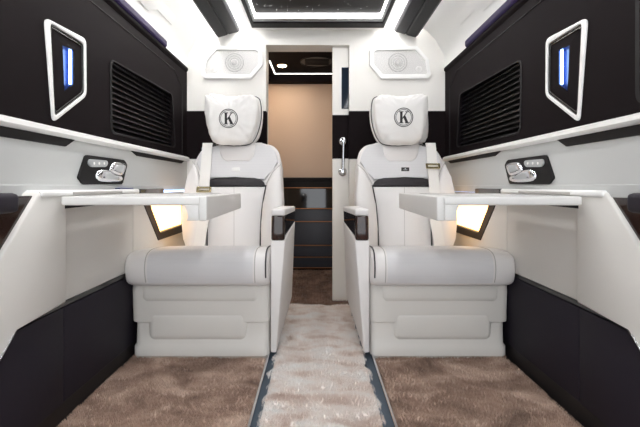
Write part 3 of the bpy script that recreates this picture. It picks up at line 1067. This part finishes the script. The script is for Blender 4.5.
    build('armrest_pad', b, M['seat'], arm_p, 50)

    # headrest pillow with the monogram
    MIRROR = None if sgn < 0 else 0.0015
    pil = thing('headrest_pillow', 'white monogrammed pillow hung on the headrest of the %s-tagged seat' % tagw, 'pillow', P(232, 144, 2.20), 'headrest pillows')
    po = [(205.3, 99), (209, 95.6), (217, 95.3), (226, 96.8), (233, 97.5), (242, 96.3), (251, 95.7), (256.5, 98), (258.5, 106), (258.6, 118), (256, 130), (252, 139), (246, 144), (233, 145.2), (219, 144.5), (212.5, 140), (208.5, 130), (205.5, 114)]
    YP = 2.19
    b = BM()
    inflate(b, spline([P(x, y, YP) for x, y in po], 4), (0, -1, 0.1), 0.062, 0.05, 2.6, 12, 0.011)
    bv = BVHTree.FromBMesh(b)
    pb = build('pillow_body', b, M['pillow'], pil, 80)
    b = BM()
    inflate(b, spline([P(x + 4.2, y + 1.0, YP + 0.055) for x, y in po], 4), (0, -1, 0.1), 0.035, 0.05, 4, 8, 0.003)
    build('pillow_gusset', b, M['pillow'], pil, 80)
    for dx, dy, rr_ in ((2.6, 0.6, 0.0028), ):
        b = BM()
        lp = spline([P(x + dx, y + dy, YP + 0.03) for x, y in po[6:15]], 4, False)
        tube(b, lp, rr_, 6)
        build('pillow_piping', b, M['pipe'], pil, 60)
    MIRROR = None
    # monogram, never mirrored: K between two rings
    kc = P(228.6, 118.6, YP - 0.055) if sgn < 0 else P(403.4, 117.5, YP - 0.055)
    mir = 0.0015
    def proj(u, w, off):
        x, z = kc.x + u, kc.z + w
        xr = x if sgn < 0 else 2 * mir - x
        h = bv.ray_cast(Vector((xr, 1.5, z)), Vector((0, 1, 0)))[0]
        return Vector((x, h.y - off, z))
    b = BM()
    def strip_quads(rows):
        for r0, r1 in zip(rows, rows[1:]):
            for k in range(len(r0) - 1):
                quad = [r0[k], r0[k + 1], r1[k + 1], r1[k]]
                fr_ = [b.verts.new(proj(u, w, 0.0022)) for u, w in quad]
                bk_ = [b.verts.new(proj(u, w, -0.001)) for u, w in quad]
                b.faces.new(fr_); b.faces.new(bk_[::-1])
                for i in range(4):
                    j = (i + 1) % 4
                    b.faces.new((fr_[j], fr_[i], bk_[i], bk_[j]))
    for r_in, r_out in ((0.0495, 0.0535), (0.0425, 0.0450)):
        strip_quads([[(r * math.cos(2 * PI * k / 48), r * math.sin(2 * PI * k / 48)) for k in range(49)] for r in (r_in, r_out)])
    def bar(p0, p1, p2, p3, n=6):
        strip_quads([[(p0[0] + (p1[0] - p0[0]) * k / n, p0[1] + (p1[1] - p0[1]) * k / n) for k in range(n + 1)],
                     [(p3[0] + (p2[0] - p3[0]) * k / n, p3[1] + (p2[1] - p3[1]) * k / n) for k in range(n + 1)]])
    s = 0.033
    bar((-0.020, -s), (-0.020, s), (-0.007, s), (-0.007, -s))
    for zz in (s - 0.004, -s):
        bar((-0.025, zz), (-0.002, zz), (-0.002, zz + 0.004), (-0.025, zz + 0.004))
    bar((-0.008, -0.004), (0.017, s - 0.002), (0.022, s - 0.002), (-0.006, -0.010))
    bar((-0.004, 0.004), (0.012, -s + 0.002), (0.027, -s + 0.002), (0.007, 0.013))
    bar((0.009, s - 0.004), (0.027, s - 0.004), (0.027, s), (0.009, s))
    bar((0.007, -s), (0.030, -s), (0.030, -s + 0.004), (0.007, -s + 0.004))
    build('monogram', b, M['ink'], pil, None, {'label': 'black letter K in a double ring'})

MIRROR = None
# ------------------------------------------------------------------ vestibule things
# sliding door leaf drawn partly into the doorway, with window slit and grab handle
DY = YB + 0.035
X0d, X1d = (332.5 - CX) * DY / F, OX1 - 0.001
b = BM(); box(b, X0d, X1d, DY, DY + 0.045, -0.012, OZ - 0.002, 0.003)
door = struct('door_1', b, M['cream_wall'])
b = BM(); box(b, X0d - 0.001, X1d, DY - 0.002, DY + 0.02, 0.955, P(0, 115, DY).z, 0.001)
build('dark_band', b, M['dark'], door)
a0 = P(341.5, 109, DY); a1 = P(349, 67.5, DY)
b = BM(); box(b, a0.x, X1d, DY - 0.004, DY + 0.02, a0.z, a1.z, 0.002)
build('glass_slit', b, M['glass'], door)
t = thing('grab_handle', 'polished steel grab handle on the sliding door edge', 'handle', P(343, 172, DY))
hm = [P(343.2, 141.5, DY), P(342.6, 172, DY)]
for p in hm:
    b = BM(); lathe(b, (p.x, DY - 0.002, p.z), (0, -1, 0), [(0.030, -0.002), (0.030, 0.006), (0.026, 0.011), (0.015, 0.014), (0.014, 0.036), (0.010, 0.044), (0, 0.046)], 24)
    build('mount', b, M['chrome'], t, 50)
b = BM(); tube(b, [(hm[0].x, DY - 0.034, hm[0].z + 0.012), (hm[1].x, DY - 0.034, hm[1].z - 0.012)], 0.010, 14)
build('bar', b, M['chrome'], t, 50)

# drawer cabinet
YC = 3.50
t = thing('drawer_cabinet', 'dark navy drawer cabinet with copper lines below the beige wall', 'cabinet', (0, YC + 0.05, 0.0))
b = BM(); box(b, -0.49, 0.49, YC + 0.012, 3.595, -0.024, P(0, 180.5, YC).z, 0.003)
build('cabinet_body', b, M['black'], t)
b = BM(); box(b, -0.49, 0.49, YC - 0.006, 3.595, P(0, 180.5, YC).z, P(0, 177.6, YC).z, 0.003)
build('cabinet_top', b, M['black'], t)
lines = [187.6, 208.5, 221.4, 245.2, 257, 267.6]
fronts = [M['gloss'], M['navy'], M['navy'], M['navy'], M['navy']]
for i in range(5):
    b = BM(); box(b, -0.485, 0.485, YC, YC + 0.014, P(0, lines[i + 1] - 0.3, YC).z, P(0, lines[i] + 0.9, YC).z, 0.003)
    build('drawer_front', b, fronts[i], t)
for y in lines:
    b = BM(); box(b, -0.485, 0.485, YC - 0.006, YC + 0.014, P(0, y + 0.5, YC).z, P(0, y - 0.2, YC).z, 0.001)
    build('copper_strip', b, M['copper'], t, None, {'label': 'thin copper strip'})

b = BM()
zc = 1.80
c1, c2, c3 = PZ(269.5, 60.5, zc), PZ(275, 73.5, zc), PZ(345, 73.5, zc)
w = 0.0055
prism(b, [c1 + Vector((-w, 0, -0.004)), c1 + Vector((w, 0, -0.004)), c2 + Vector((w, -w, -0.004)), c2 + Vector((-w, w, -0.004))], (0, 0, 0.006))
prism(b, [c2 + Vector((-w, w * 1.6, -0.004)), c2 + Vector((w, -w * 1.6, -0.004)), c3 + Vector((0.2, -w * 1.6, -0.004)), c3 + Vector((0.2, w * 1.6, -0.004))], (0, 0, 0.006))
o = build('vestibule_light_strip', b, M['roomled'])
tag(o, 'thin white light line on the black ceiling beyond the doorway', 'light strip')
lp = PZ(282, 65, zc)
t = thing('ceiling_downlight', 'round warm spotlight in the black ceiling beyond the doorway', 'lamp', lp)
b = BM(); lathe(b, lp, (0, 0, -1), [(0.046, 0), (0.046, 0.006), (0.036, 0.008), (0.036, 0.002)], 28)
build('rim', b, M['brass'], t, 50)
b = BM(); lathe(b, lp, (0, 0, -1), [(0.035, 0), (0.035, 0.005), (0, 0.007)], 28)
build('bulb_lens', b, M['lamp'], t, 50)
vp = PZ(317, 61.5, zc)
t = thing('ceiling_vent', 'dark oval vent in the black ceiling beyond the doorway', 'vent', vp)
b = BM()
tube(b, circle(vp + Vector((0, 0, -0.003)), (1, 0, 0), (0, 1, 0), 0.135, 40) + [vp + Vector((0.135, 0, -0.003))], 0.006, 8, False)
build('rim', b, M['bin'], t, 60)
b = BM(); lathe(b, vp, (0, 0, -1), [(0.13, 0), (0.13, 0.003), (0, 0.003)], 40)
build('cover', b, M['slat'], t)
for k in range(5):
    b = BM(); box(b, vp.x - 0.10, vp.x + 0.10, vp.y - 0.07 + 0.032 * k, vp.y - 0.06 + 0.032 * k, zc - 0.007, zc - 0.002)
    build('louvre_bar', b, M['bin2'], t)
